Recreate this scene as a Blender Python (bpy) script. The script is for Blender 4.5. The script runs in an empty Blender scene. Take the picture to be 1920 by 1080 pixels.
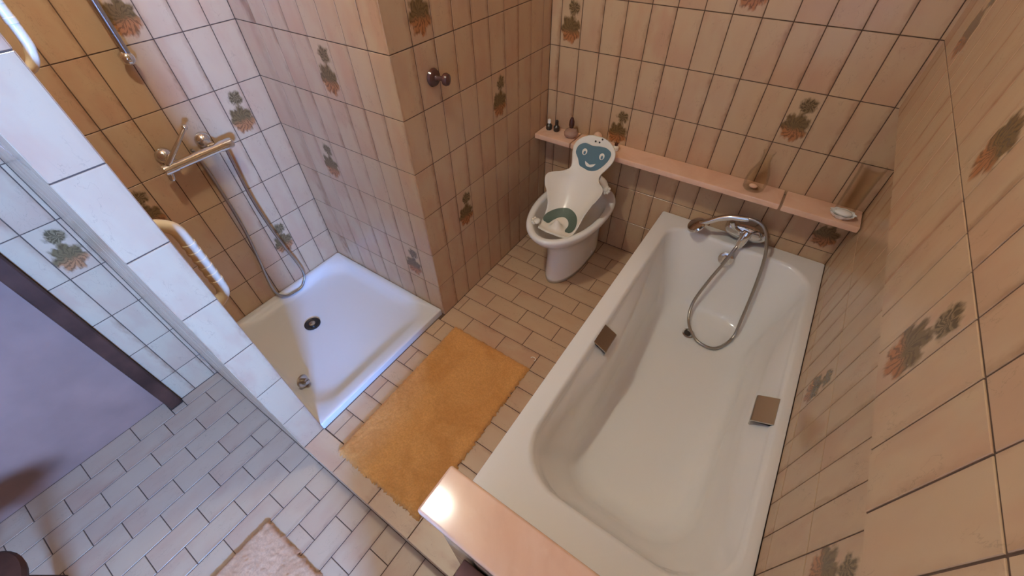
import bpy, bmesh, math, random
from mathutils import Matrix, Vector

random.seed(7)
scene = bpy.context.scene
col = scene.collection

# ------------------------------------------------------------------ camera, light, exposure
cam = bpy.data.objects.new('camera', bpy.data.cameras.new('camera'))
col.objects.link(cam)
_r = Vector((0.82608555, 0.56323048, -0.01881739))
_u = Vector((-0.39860902, 0.60758857, 0.68698398))
_f = Vector((-0.39836354, 0.56000675, -0.72642888))
cam.matrix_world = Matrix(((_r.x, _u.x, -_f.x, 0.0), (_r.y, _u.y, -_f.y, 0.0), (_r.z, _u.z, -_f.z, 1.6197), (0, 0, 0, 1)))
cam.data.sensor_width = 36.0
cam.data.lens = 761.794 / 1920.0 * 36.0
cam.data.clip_start = 0.02
scene.camera = cam

scene.view_settings.view_transform = 'Standard'
scene.view_settings.look = 'None'
scene.view_settings.gamma = 1.0
scene.view_settings.use_curve_mapping = False
scene.view_settings.exposure = 0.05
scene.cycles.max_bounces = 10
scene.cycles.diffuse_bounces = 5
scene.cycles.caustics_reflective = False
scene.cycles.caustics_refractive = False

world = bpy.data.worlds.new('sky')
scene.world = world
world.use_nodes = True
world.node_tree.nodes['Background'].inputs['Color'].default_value = (0.160, 0.375, 1.0, 1)
SKY = 515.0
world.node_tree.nodes['Background'].inputs['Strength'].default_value = SKY
LAMP_COLOR = (1.0, 1.02, 0.88, 1)
LAMP_POWER = 395.0

# daylight comes in through the window of the right wall
WIN = (-1.42, -0.80, 0.98, 1.48)          # y0, y1, z0, z1
portal = bpy.data.lights.new('window_portal', 'AREA')
portal.shape = 'RECTANGLE'
portal.size = WIN[3] - WIN[2] - 0.02
portal.size_y = WIN[1] - WIN[0] - 0.02
portal.cycles.is_portal = True
po = bpy.data.objects.new('window_portal', portal)
po.matrix_world = Matrix.Translation((1.32, (WIN[0] + WIN[1]) / 2, (WIN[2] + WIN[3]) / 2)) @ Matrix(((0, 0, 1, 0), (0, 1, 0, 0), (-1, 0, 0, 0), (0, 0, 0, 1)))
col.objects.link(po)

# ------------------------------------------------------------------ materials
def new_mat(name):
    m = bpy.data.materials.new(name)
    m.use_nodes = True
    return m, m.node_tree.nodes, m.node_tree.links, m.node_tree.nodes['Principled BSDF']

def setp(b, **k):
    for n, v in k.items():
        n = {'color': 'Base Color', 'rough': 'Roughness', 'metal': 'Metallic', 'spec': 'Specular IOR Level', 'coat': 'Coat Weight',
             'trans': 'Transmission Weight', 'ior': 'IOR', 'sheen': 'Sheen Weight', 'alpha': 'Alpha'}[n]
        if n == 'Base Color' and len(v) == 3:
            v = (*v, 1)
        b.inputs[n].default_value = v

def simple(name, color, rough=0.5, noise=0.0, nscale=20.0, bump=0.0, bscale=200.0, **k):
    m, N, L, b = new_mat(name)
    setp(b, color=color, rough=rough, **k)
    if noise or bump:
        tc = N.new('ShaderNodeTexCoord')
    if noise:
        n = N.new('ShaderNodeTexNoise'); n.inputs['Scale'].default_value = nscale; n.inputs['Detail'].default_value = 5
        L.new(tc.outputs['Object'], n.inputs['Vector'])
        r = N.new('ShaderNodeValToRGB')
        r.color_ramp.elements[0].position = 0.3; r.color_ramp.elements[1].position = 0.7
        r.color_ramp.elements[0].color = (*[c * (1 - noise) for c in color[:3]], 1)
        r.color_ramp.elements[1].color = (*[min(1, c * (1 + noise)) for c in color[:3]], 1)
        L.new(n.outputs['Fac'], r.inputs['Fac']); L.new(r.outputs['Color'], b.inputs['Base Color'])
    if bump:
        n2 = N.new('ShaderNodeTexNoise'); n2.inputs['Scale'].default_value = bscale
        L.new(tc.outputs['Object'], n2.inputs['Vector'])
        bp = N.new('ShaderNodeBump'); bp.inputs['Strength'].default_value = bump; bp.inputs['Distance'].default_value = 0.002
        L.new(n2.outputs['Fac'], bp.inputs['Height']); L.new(bp.outputs['Normal'], b.inputs['Normal'])
    return m

class G:
    """tiny node-graph helper"""
    def __init__(s, N, L): s.N, s.L = N, L
    def put(s, sock, v):
        if isinstance(v, (int, float)): sock.default_value = v
        elif isinstance(v, (tuple, list)): sock.default_value = v
        else: s.L.new(v, sock)
    def m(s, op, a, b=0.0, c=0.0, clamp=False):
        n = s.N.new('ShaderNodeMath'); n.operation = op; n.use_clamp = clamp
        for i, v in enumerate((a, b, c)): s.put(n.inputs[i], v)
        return n.outputs[0]
    def step(s, v, lo, hi):
        n = s.N.new('ShaderNodeMapRange'); n.interpolation_type = 'SMOOTHSTEP'
        s.put(n.inputs['Value'], v); s.put(n.inputs['From Min'], lo); s.put(n.inputs['From Max'], hi)
        return n.outputs[0]
    def mix(s, f, a, b):
        n = s.N.new('ShaderNodeMix'); n.data_type = 'RGBA'
        s.put(n.inputs['Factor'], f); s.put(n.inputs['A'], a if not isinstance(a, tuple) else (*a[:3], 1)); s.put(n.inputs['B'], b if not isinstance(b, tuple) else (*b[:3], 1))
        return n.outputs['Result']
    def noise(s, vec, scale, detail=3.0, w=None, dist=0.0):
        n = s.N.new('ShaderNodeTexNoise'); n.noise_dimensions = '4D' if w is not None else '3D'
        n.inputs['Scale'].default_value = scale; n.inputs['Detail'].default_value = detail; n.inputs['Distortion'].default_value = dist
        s.put(n.inputs['Vector'], vec)
        if w is not None: s.put(n.inputs['W'], w)
        return n.outputs['Fac']

def tile_material(name, cream, pink, stain, decor=False, rough=0.22, vein=0.35, stain_amt=0.75):
    m, N, L, b = new_mat(name)
    g = G(N, L)
    uv = N.new('ShaderNodeUVMap').outputs[0]
    sep = N.new('ShaderNodeSeparateXYZ'); L.new(uv, sep.inputs[0])
    u, v = sep.outputs[0], sep.outputs[1]
    rnd = N.new('ShaderNodeObjectInfo').outputs['Random']
    w = g.m('MULTIPLY', rnd, 57.0)
    r2 = g.m('FRACT', g.m('MULTIPLY', rnd, 13.7))
    r3 = g.m('FRACT', g.m('MULTIPLY', rnd, 29.3))
    big = g.noise(uv, 1.3, 3, w)
    fine = g.noise(uv, 9.0, 4, w)
    # each tile is cream to pinkish, clouded
    c = g.mix(g.m('MULTIPLY', g.step(big, 0.38, 0.72), g.m('ADD', 0.25, g.m('MULTIPLY', r2, 0.55))), cream, pink)
    # a fired pinkish flush that gathers towards one end on some tiles
    flush = g.m('MULTIPLY', g.step(g.m('ADD', g.m('MULTIPLY', v, -1.0), g.m('MULTIPLY', big, 0.6)), -0.45, 0.15), g.step(r3, 0.55, 0.95))
    c = g.mix(g.m('MULTIPLY', flush, 0.55), c, pink)
    # brown smoky glaze along the long edge
    e = g.m('ADD', u, g.m('MULTIPLY', g.m('SUBTRACT', fine, 0.5), 0.25))
    edge = g.step(e, 0.76, 1.03)
    edge2 = g.step(g.m('SUBTRACT', 1.0, e), 0.88, 1.05)
    along = g.step(g.noise(uv, 2.2, 3, g.m('ADD', w, 3.0)), 0.30, 0.62)
    along = g.m('MULTIPLY', along, g.m('ADD', 0.3, g.m('MULTIPLY', g.step(g.m('FRACT', g.m('MULTIPLY', rnd, 41.1)), 0.25, 0.75), 0.7)))
    k = g.m('MULTIPLY', g.m('MAXIMUM', edge, g.m('MULTIPLY', edge2, 0.5)), g.m('MULTIPLY', along, stain_amt))
    c = g.mix(k, c, stain)
    # fine crackle
    vn = g.noise(uv, 5.0, 5, g.m('ADD', w, 9.0), 0.6)
    line = g.m('SUBTRACT', 1.0, g.step(g.m('ABSOLUTE', g.m('SUBTRACT', vn, 0.5)), 0.0, 0.012))
    vm = g.step(g.noise(uv, 2.0, 1, g.m('ADD', w, 21.0)), 0.50, 0.62)
    c = g.mix(g.m('MULTIPLY', g.m('MULTIPLY', line, vm), vein), c, tuple(x * 0.45 for x in cream))
    if decor:
        vy = g.m('MULTIPLY', v, 2.0)
        wob = g.m('MULTIPLY', g.m('SUBTRACT', g.noise(uv, 9.0, 6, w), 0.5), 0.34)
        wob2 = g.m('MULTIPLY', g.m('SUBTRACT', g.noise(uv, 9.0, 6, g.m('ADD', w, 5.0)), 0.5), 0.34)
        ux = g.m('ADD', u, wob); vx = g.m('ADD', vy, wob2)
        def flower(cx, cy, R, petals, lines, squash=1.0):
            dx = g.m('SUBTRACT', ux, cx); dy = g.m('MULTIPLY', g.m('SUBTRACT', vx, cy), squash)
            rr = g.m('SQRT', g.m('ADD', g.m('MULTIPLY', dx, dx), g.m('MULTIPLY', dy, dy)))
            th = g.m('ARCTAN2', dy, dx)
            pet = g.m('ABSOLUTE', g.m('SINE', g.m('MULTIPLY', th, petals)))
            rad = g.m('MULTIPLY', R, g.m('ADD', 0.80, g.m('MULTIPLY', pet, 0.20)))
            mask = g.m('SUBTRACT', 1.0, g.step(g.m('SUBTRACT', rr, rad), -0.09, 0.06))
            ln = g.m('SINE', g.m('ADD', g.m('MULTIPLY', th, lines), g.m('MULTIPLY', rr, 22.0)))
            return mask, ln, dy
        m1, l1, d1 = flower(0.60, 1.52, 0.30, 2.5, 9.0)
        m2, l2, d2 = flower(0.47, 0.70, 0.52, 3.5, 13.0, 0.92)
        stem = g.m('MULTIPLY', g.m('SUBTRACT', 1.0, g.step(g.m('ABSOLUTE', g.m('SUBTRACT', ux, 0.55)), 0.01, 0.05)), g.m('MULTIPLY', g.step(vx, 0.6, 0.9), g.m('SUBTRACT', 1.0, g.step(vx, 1.3, 1.5))))
        olive = g.mix(g.step(l1, -0.6, 0.8), (0.095, 0.058, 0.022), (0.23, 0.145, 0.065))
        low = g.mix(g.step(d2, -0.22, 0.05), (0.42, 0.155, 0.055), (0.165, 0.098, 0.035))
        low = g.mix(g.m('MULTIPLY', g.step(l2, -0.2, 0.9), 0.6), low, (0.075, 0.038, 0.015))
        c = g.mix(g.m('MULTIPLY', stem, 0.6), c, (0.17, 0.10, 0.05))
        c = g.mix(g.m('MULTIPLY', m2, 0.95), c, low)
        c = g.mix(g.m('MULTIPLY', m1, 0.95), c, olive)
    L.new(c, b.inputs['Base Color'])
    b.inputs['Roughness'].default_value = rough
    bp = N.new('ShaderNodeBump'); bp.inputs['Strength'].default_value = 0.12; bp.inputs['Distance'].default_value = 0.004
    L.new(g.noise(uv, 3.0, 2, w), bp.inputs['Height']); L.new(bp.outputs['Normal'], b.inputs['Normal'])
    return m

CREAM, PINK, STAIN = (0.565, 0.382, 0.228), (0.525, 0.292, 0.175), (0.28, 0.12, 0.055)
M = {}
M['tile'] = tile_material('glazed_tile', CREAM, PINK, STAIN)
M['decor'] = tile_material('flower_tile', CREAM, PINK, STAIN, decor=True, stain_amt=0.4)
M['floor_tile'] = tile_material('floor_tile', (0.58, 0.395, 0.245), (0.535, 0.308, 0.19), (0.30, 0.13, 0.065), rough=0.34, stain_amt=0.6)
M['grout'] = simple('grout', (0.105, 0.058, 0.035), 0.9, noise=0.25, nscale=60)
M['plaster'] = simple('plaster', (0.58, 0.44, 0.31), 0.8, noise=0.04, nscale=6)
M['ceramic'] = simple('white_ceramic', (0.88, 0.85, 0.80), 0.16, spec=0.5)
M['enamel'] = simple('bath_enamel', (0.92, 0.895, 0.86), 0.13, spec=0.5)
M['tray'] = simple('tray_enamel', (0.74, 0.72, 0.70), 0.2, bump=0.15, bscale=60)
M['plastic'] = simple('ivory_plastic', (0.84, 0.77, 0.66), 0.22)
M['teal'] = simple('blue_rubber', (0.085, 0.165, 0.205), 0.45)
M['green'] = simple('green_rubber', (0.095, 0.13, 0.095), 0.5)
M['chrome'] = simple('chrome', (0.74, 0.72, 0.70), 0.10, metal=1.0)
M['brushed'] = simple('satin_chrome', (0.55, 0.52, 0.48), 0.28, metal=1.0)
M['hose'] = simple('hose_metal', (0.42, 0.38, 0.34), 0.3, metal=1.0)
M['dark_metal'] = simple('dark_metal', (0.06, 0.05, 0.045), 0.35, metal=0.6)
M['wood'] = simple('dark_wood', (0.075, 0.028, 0.016), 0.5, noise=0.4, nscale=9, spec=0.2)
M['red_wood'] = simple('red_wood', (0.20, 0.075, 0.045), 0.4, noise=0.3, nscale=12)
M['pale_wood'] = simple('pale_red_wood', (0.36, 0.17, 0.115), 0.45, noise=0.25, nscale=12)
M['knob'] = simple('brown_ceramic', (0.085, 0.030, 0.022), 0.18)
M['door'] = simple('door_paint', (0.30, 0.155, 0.105), 0.6, noise=0.24, nscale=3.5)
M['cream_bar'] = simple('cream_plastic', (0.80, 0.66, 0.47), 0.35)
M['glass'], _N, _L, _b = new_mat('clear_glass')
_gl = _N.new('ShaderNodeBsdfGlossy'); _gl.inputs['Roughness'].default_value = 0.04
_tr = _N.new('ShaderNodeBsdfTransparent'); _tr.inputs['Color'].default_value = (0.985, 0.985, 0.98, 1)
_fr = _N.new('ShaderNodeLayerWeight'); _fr.inputs['Blend'].default_value = 0.18
_mx = _N.new('ShaderNodeMixShader')
_mr = _N.new('ShaderNodeMath'); _mr.operation = 'MULTIPLY'; _mr.inputs[1].default_value = 0.30
_L.new(_fr.outputs['Fresnel'], _mr.inputs[0]); _L.new(_mr.outputs[0], _mx.inputs[0]); _L.new(_tr.outputs[0], _mx.inputs[1]); _L.new(_gl.outputs[0], _mx.inputs[2])
_L.new(_mx.outputs[0], _N['Material Output'].inputs['Surface'])

def marble():
    m, N, L, b = new_mat('pink_marble')
    g = G(N, L)
    tc = N.new('ShaderNodeTexCoord').outputs['Object']
    n = g.noise(tc, 5.0, 6, None, 1.2)
    n2 = g.noise(tc, 24.0, 5)
    c = g.mix(g.step(n, 0.35, 0.7), (0.86, 0.56, 0.40), (0.77, 0.455, 0.31))
    c = g.mix(g.m('MULTIPLY', g.step(n2, 0.55, 0.8), 0.35), c, (0.90, 0.65, 0.49))
    L.new(c, b.inputs['Base Color']); b.inputs['Roughness'].default_value = 0.12
    return m
M['marble'] = marble()

def rug_material(name, a, bcol, sc=40.0):
    m, N, L, b = new_mat(name)
    g = G(N, L)
    tc = N.new('ShaderNodeTexCoord').outputs['Object']
    c = g.mix(g.step(g.noise(tc, 7.0, 4, None, 0.8), 0.35, 0.7), a, bcol)
    c = g.mix(g.m('MULTIPLY', g.step(g.noise(tc, 160.0, 3), 0.35, 0.65), 0.35), c, tuple(x * 0.7 for x in bcol))
    L.new(c, b.inputs['Base Color']); setp(b, rough=0.95, sheen=0.3, spec=0.1)
    return m
M['rug'] = rug_material('orange_pile', (0.72, 0.345, 0.105), (0.60, 0.265, 0.072))
M['mat'] = rug_material('pink_pile', (0.68, 0.385, 0.215), (0.58, 0.305, 0.155))

# ------------------------------------------------------------------ mesh helpers
def link(name, me, mat, parent=None, smooth=False):
    o = bpy.data.objects.new(name, me)
    col.objects.link(o)
    if mat is not None and not me.materials:
        me.materials.append(M[mat] if isinstance(mat, str) else mat)
    if smooth:
        me.polygons.foreach_set('use_smooth', [True] * len(me.polygons))
    if parent is not None:
        o.parent = parent
    return o

def sharpen(o, deg=35):
    md = o.modifiers.new('edges', 'EDGE_SPLIT'); md.split_angle = math.radians(deg)
    return o

class MB:
    def __init__(s): s.bm = bmesh.new()
    def raw(s, vs, fs):
        b = [s.bm.verts.new(v) for v in vs]
        for f in fs:
            try: s.bm.faces.new([b[i] for i in f])
            except ValueError: pass
        return s
    def box(s, x0, x1, y0, y1, z0, z1, bev=0.0, seg=2):
        t = bmesh.new()
        bmesh.ops.create_cube(t, size=1)
        for v in t.verts:
            v.co = Vector((x0 + (v.co.x + .5) * (x1 - x0), y0 + (v.co.y + .5) * (y1 - y0), z0 + (v.co.z + .5) * (z1 - z0)))
        if bev: bmesh.ops.bevel(t, geom=t.edges[:], offset=bev, segments=seg, affect='EDGES', profile=0.5)
        return s.merge(t)
    def merge(s, t, mat=None):
        if mat is not None: bmesh.ops.transform(t, matrix=mat, verts=t.verts)
        me = bpy.data.meshes.new('tmp'); t.to_mesh(me); t.free(); s.bm.from_mesh(me); bpy.data.meshes.remove(me)
        return s
    def rings(s, rings, cap0=True, cap1=True, closed=True):
        n = len(rings[0]); vs = []; fs = []
        for r in rings: vs += [tuple(p) for p in r]
        for i in range(len(rings) - 1):
            for j in range(n if closed else n - 1):
                k = (j + 1) % n
                fs.append((i * n + j, i * n + k, (i + 1) * n + k, (i + 1) * n + j))
        if cap0: fs.append(tuple(range(n - 1, -1, -1)))
        if cap1: fs.append(tuple((len(rings) - 1) * n + j for j in range(n)))
        return s.raw(vs, fs)
    def lathe(s, prof, c=(0, 0, 0), axis=(0, 0, 1), n=24):
        a = Vector(axis).normalized(); q = Vector((0, 0, 1)).rotation_difference(a)
        rs = []
        for r, h in prof:
            rs.append([Vector(c) + q @ Vector((r * math.cos(2 * math.pi * j / n), r * math.sin(2 * math.pi * j / n), h)) for j in range(n)])
        return s.rings(rs)
    def tube(s, pts, r, n=10, sub=6, smooth=True):
        P = [Vector(p) for p in pts]
        if smooth and len(P) > 2:
            Q = []
            for i in range(len(P) - 1):
                p0 = P[max(i - 1, 0)]; p1 = P[i]; p2 = P[i + 1]; p3 = P[min(i + 2, len(P) - 1)]
                for k in range(sub):
                    t = k / sub
                    Q.append(0.5 * ((2 * p1) + (p2 - p0) * t + (2 * p0 - 5 * p1 + 4 * p2 - p3) * t * t + (3 * p1 - p0 - 3 * p2 + p3) * t ** 3))
            Q.append(P[-1]); P = Q
        R = r if isinstance(r, (list, tuple)) else None
        rs = []; prev = None
        for i, p in enumerate(P):
            d = (P[min(i + 1, len(P) - 1)] - P[max(i - 1, 0)]).normalized()
            if prev is None:
                a = d.orthogonal().normalized()
            else:
                a = (prev - d * prev.dot(d)).normalized()
            prev = a; bb = d.cross(a)
            if R:
                t = i / (len(P) - 1) * (len(R) - 1); k = min(int(t), len(R) - 2); rad = R[k] + (R[k + 1] - R[k]) * (t - k)
            else: rad = r
            rs.append([p + rad * (a * math.cos(2 * math.pi * j / n) + bb * math.sin(2 * math.pi * j / n)) for j in range(n)])
        return s.rings(rs)
    def ball(s, c, rx, ry=None, rz=None, n=16):
        t = bmesh.new(); bmesh.ops.create_uvsphere(t, u_segments=n, v_segments=n // 2 + 2, radius=1)
        ry = ry or rx; rz = rz or rx
        for v in t.verts: v.co = Vector((c[0] + v.co.x * rx, c[1] + v.co.y * ry, c[2] + v.co.z * rz))
        return s.merge(t)
    def build(s, name, mat, parent=None, smooth=False, fix=True):
        if fix: bmesh.ops.recalc_face_normals(s.bm, faces=s.bm.faces)
        me = bpy.data.meshes.new(name); s.bm.to_mesh(me); s.bm.free()
        o = link(name, me, mat, parent, smooth)
        return o

def tag(o, label, cat, group=None):
    o['label'] = label; o['category'] = cat
    if group: o['group'] = group
    return o

def thing(name, label, cat, loc=(0, 0, 0)):
    o = bpy.data.objects.new(name, None); col.objects.link(o); o.location = loc
    o.empty_display_size = 0.05
    return tag(o, label, cat)

def part(mb, name, mat, parent, smooth=True, split=True):
    """mesh built in world coordinates, parented to a thing whose Empty has a location"""
    o = mb.build(name, mat, parent, smooth)
    root = parent
    while root.parent is not None: root = root.parent
    o.matrix_parent_inverse = Matrix.Translation(-root.location) if parent is root else Matrix.Identity(4)
    if smooth and split: sharpen(o)
    if smooth:
        wn = o.modifiers.new('normals', 'WEIGHTED_NORMAL'); wn.keep_sharp = False
    return o

def struct(o):
    o['kind'] = 'structure'; return o

# ------------------------------------------------------------------ tiles
TW, TH = 0.10, 0.203
GAP, TT, BV = 0.0032, 0.008, 0.0008
_tiles = {}
def tile_mesh(w, h, mat, u0=0.0, v0=0.0, ul=TW, vl=TH):
    key = (round(w, 4), round(h, 4), mat, round(u0, 3), round(v0, 3), ul, vl)
    if key in _tiles: return _tiles[key]
    vs = [(0, 0, -TT), (w, 0, -TT), (w, h, -TT), (0, h, -TT), (0, 0, -BV), (w, 0, -BV), (w, h, -BV), (0, h, -BV),
          (BV, BV, 0), (w - BV, BV, 0), (w - BV, h - BV, 0), (BV, h - BV, 0)]
    fs = [(8, 9, 10, 11)] + [(4 + i, 4 + (i + 1) % 4, 8 + (i + 1) % 4, 8 + i) for i in range(4)] + [(i, (i + 1) % 4, 4 + (i + 1) % 4, 4 + i) for i in range(4)]
    me = bpy.data.meshes.new('tile'); me.from_pydata(vs, [], fs)
    uv = me.uv_layers.new(name='UVMap')
    for l in me.loops:
        c = me.vertices[l.vertex_index].co
        uv.data[l.index].uv = ((c.x + u0) / ul, (c.y + v0) / vl)
    me.materials.append(M[mat]); _tiles[key] = me
    return me

def put_tile(parent, me, origin, ex, ey):
    n = Vector(ex).cross(Vector(ey))
    jit = (random.random() - .5) * 0.0006
    o = bpy.data.objects.new('tile', me); col.objects.link(o)
    p = Vector(origin) + n * jit
    o.matrix_world = Matrix(((ex[0], ey[0], n.x, p.x), (ex[1], ey[1], n.y, p.y), (ex[2], ey[2], n.z, p.z), (0, 0, 0, 1)))
    o.parent = parent
    return o

def tile_face(parent, o, ex, ey, ulines, vlines, decor=(), mat='tile', ul=TW, vl=TH):
    """ulines / vlines: joint positions measured from o along ex and ey"""
    for i in range(len(ulines) - 1):
        for j in range(len(vlines) - 1):
            a, b_, c, d = ulines[i], ulines[i + 1], vlines[j], vlines[j + 1]
            if b_ - a < 0.012 or d - c < 0.012: continue
            isd = any(a <= du < b_ and c <= dv < d for du, dv in decor)
            w, h = b_ - a - GAP, d - c - GAP
            # cut tiles keep the print of the side they were cut from
            me = tile_mesh(w, h, 'decor' if isd else mat, 0.0 if w > ul - 0.01 else ul - w, 0.0 if h > vl - 0.01 else vl - h, ul, vl)
            put_tile(parent, me, Vector(o) + Vector(ex) * (a + GAP / 2) + Vector(ey) * (c + GAP / 2), ex, ey)

def lines(a, b, start, step):
    """joints start + k*step inside a..b plus both ends"""
    k0 = math.ceil((a - start) / step + 1e-6); r = [a]; k = k0
    while start + k * step < b - 1e-6:
        r.append(start + k * step); k += 1
    r = r + [b]
    if len(r) > 2 and r[1] - r[0] < 0.016: r.pop(1)
    if len(r) > 2 and r[-1] - r[-2] < 0.016: r.pop(-2)
    return r

# key planes of the room, metres; the raised bathing floor is z = 0
YB, XN, YS, XL, XU, XR = 1.8716, -1.0715, 0.9005, -1.905, 0.2902, 0.392
ZN, ZC = -0.16, 2.639
Y0, Y1P, XPE = 0.055, 0.150, -1.090         # partition faces and end
ZL = [k * TH for k in range(14)]
SUB = 0.0016                                # grout sits this far behind the tile faces

# ------------------------------------------------------------------ structure
wb = struct(MB().box(XN - 0.05, 0.62, YB + SUB, YB + 0.12, -0.2, ZC).build('wall_back', 'grout'))
tile_face(wb, (0, YB, 0), (1, 0, 0), (0, 0, 1), lines(XN, XR, -1.02, TW), ZL,
          decor=[(-.97, 1.1), (-.27, 1.3), (.03, .9), (-.67, .7), (.33, .5), (-.57, 1.5), (.13, 1.7)])

wc = struct(MB().box(XL - 0.02, XN - SUB, YS + SUB, YB + 0.10, -0.2, ZC).build('wall_corner', 'grout'))
tile_face(wc, (0, YS, 0), (1, 0, 0), (0, 0, 1), lines(XL, XN, -1.8654, TW)[0:1] + lines(XL, XN, -1.8654, TW)[2:], ZL,
          decor=[(-1.41, 1.1), (-1.61, .7), (-1.21, .3), (-1.51, 1.5)])
tile_face(wc, (XN, 0, 0), (0, 1, 0), (0, 0, 1), lines(YS, YB, 1.0042, TW), ZL,
          decor=[(1.05, 1.3), (1.45, .9), (1.15, .5)])

# left wall (door wall and shower wall in one plane)
wl = struct(MB().box(XL - 0.14, XL - SUB, -0.128, YS + 0.03, -0.2, ZC).box(XL - 0.14, XL - SUB, -1.6, -0.98, -0.2, ZC)
            .box(XL - 0.14, XL - SUB, -1.0, -0.1, 1.86, ZC).build('wall_left', 'grout'))
SP = 0.0985
ylf = [YS - k * SP for k in range(8, -1, -1)]
ylf[0] = Y1P
tile_face(wl, (XL, 0, 0), (0, 1, 0), (0, 0, 1), ylf, ZL, decor=[(.55, 1.3), (.75, .9), (.66, .3), (.26, .75)])
tile_face(wl, (XL, 0, 0), (0, 1, 0), (0, 0, 1), [-0.128, -0.058, 0.040, Y0], [ZN] + ZL, decor=[(0.0, .7)])
tile_face(wl, (XL, 0, 0), (0, 1, 0), (0, 0, 1), [-1.6 + .1 * k for k in range(6)] + [-1.03], [ZN] + ZL)

# partition between shower and door
wp = struct(MB().box(XL, XPE - SUB, Y0 + SUB, Y1P - SUB, -0.2, ZC).build('wall_partition', 'grout'))
tile_face(wp, (XPE, 0, 0), (0, 1, 0), (0, 0, 1), [Y0, Y1P], ZL, vl=TH)
ux = lines(XL, XPE, XPE - 0.8, TW)
tile_face(wp, (0, Y0, 0), (1, 0, 0), (0, 0, 1), ux, [ZN] + ZL)
tile_face(wp, (0, Y1P, 0), (-1, 0, 0), (0, 0, 1), [-x for x in ux][::-1], ZL)

# right wall: the part above the bath stands forward, the bath runs back under it
y0w, y1w, z0w, z1w = WIN
YE = -0.36                                  # unseen wall end and wider room beyond, shaped to steer the window light
wr = struct(MB().box(XU + SUB, 0.62, 0.10, YB + 0.05, ZL[5] + SUB, ZC).box(XU + SUB, 0.62, YE, 0.10, -0.2, ZC).build('wall_right', 'grout'))
WX = 1.15
wwn = struct(MB().box(0.60, WX + .3, YE, YE + 0.12, -0.2, ZC).box(WX, WX + 0.3, y1w, YE + .05, -0.2, ZC)
             .box(WX, WX + 0.3, y0w, y1w, -0.2, z0w).box(WX, WX + 0.3, y0w, y1w, z1w, ZC).box(WX, WX + 0.3, -1.7, y0w, -0.2, ZC).build('wall_window', 'plaster'))
tile_face(wr, (XU, 0, 0), (0, -1, 0), (0, 0, 1), [-y for y in lines(0.10, YB, 0.8827, TW)][::-1], ZL[5:],
          decor=[(-.63, 1.1), (-.93, 1.3), (-1.63, 1.3), (-1.23, 1.5)])
tile_face(wr, (XU, 0, 0), (0, -1, 0), (0, 0, 1), [-y for y in lines(YE, 0.10, 0.8827, TW)][::-1], [ZN] + ZL)
wrl = struct(MB().box(XR + SUB, 0.62, 0.10, YB + 0.05, -0.2, ZL[5]).build('wall_right_lower', 'grout'))
tile_face(wrl, (XR, 0, 0), (0, -1, 0), (0, 0, 1), [-y for y in lines(0.196, YB, 0.985, TW)][::-1], [0.3465, ZL[2], ZL[3], ZL[4], ZL[5]],
          decor=[(-1.03, .5), (-.43, .7), (-1.33, .9)])

struct(MB().box(-2.1, WX + .3, -1.7, -1.6, -0.2, ZC).build('wall_front', 'plaster'))
struct(MB().box(-2.1, WX + .4, -1.7, 2.0, ZC, ZC + 0.08).build('ceiling', 'plaster'))

# low wall closing the near end of the bath
we = struct(MB().box(-0.312, XR, 0.100 + SUB, 0.194, -0.2, 0.606).build('wall_tub_end', 'grout'))
tile_face(we, (0, 0.100, 0), (1, 0, 0), (0, 0, 1), lines(-0.312, XU, -0.312, TW), [ZN, 0.0, ZL[1], ZL[2], 0.606])
tile_face(we, (-0.312 + .0005, 0, 0), (0, -1, 0), (0, 0, 1), [-0.194, -0.100], [0.0, ZL[1], ZL[2], 0.606])
tile_face(we, (0, 0.1945, 0), (-1, 0, 0), (0, 0, 1), [-x for x in lines(-0.312, XR, -0.312, TW)][::-1], [0.35, ZL[2], 0.606])

# window behind the photographer
w1 = bpy.data.objects.new('window_1', None); col.objects.link(w1); struct(w1)
fm = MB()
fx0, fx1 = WX + .20, WX + .25
for a in ((y0w, y0w + .045, z0w, z1w), (y1w - .045, y1w, z0w, z1w), (y0w, y1w, z0w, z0w + .045), (y0w, y1w, z1w - .045, z1w)):
    fm.box(fx0, fx1, *a)
fm.build('window_frame', 'plaster', w1)
MB().box(WX + .222, WX + .226, y0w + .04, y1w - .04, z0w + .04, z1w - .04).build('pane', 'glass', w1)

# door
d1 = bpy.data.objects.new('door_1', None); col.objects.link(d1); struct(d1)
MB().box(XL - 0.088, XL - 0.050, -0.95, -0.165, ZN - 0.002, 1.82, 0.003).build('door_leaf', 'door', d1)
for a, b_ in ((-0.182, -0.128), (-0.99, -0.938)):
    MB().box(XL - 0.10, XL + 0.022, a, b_, ZN + 0.001, 1.875, 0.006).build('door_jamb', 'wood', d1)
MB().box(XL - 0.10, XL + 0.022, -0.99, -0.128, 1.80, 1.87, 0.006).build('door_head', 'wood', d1)
hd = MB().lathe([(0, 0), (.025, 0), (.025, .006), (.009, .01), (.009, .045), (0, .045)], (XL - 0.05, -0.88, 0.9), (1, 0, 0), 16)
hd.tube([(XL - 0.01, -0.88, 0.9), (XL - 0.006, -0.85, 0.9), (XL - 0.006, -0.77, 0.9)], .009)
hd.build('door_handle', 'brushed', d1, True)

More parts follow.
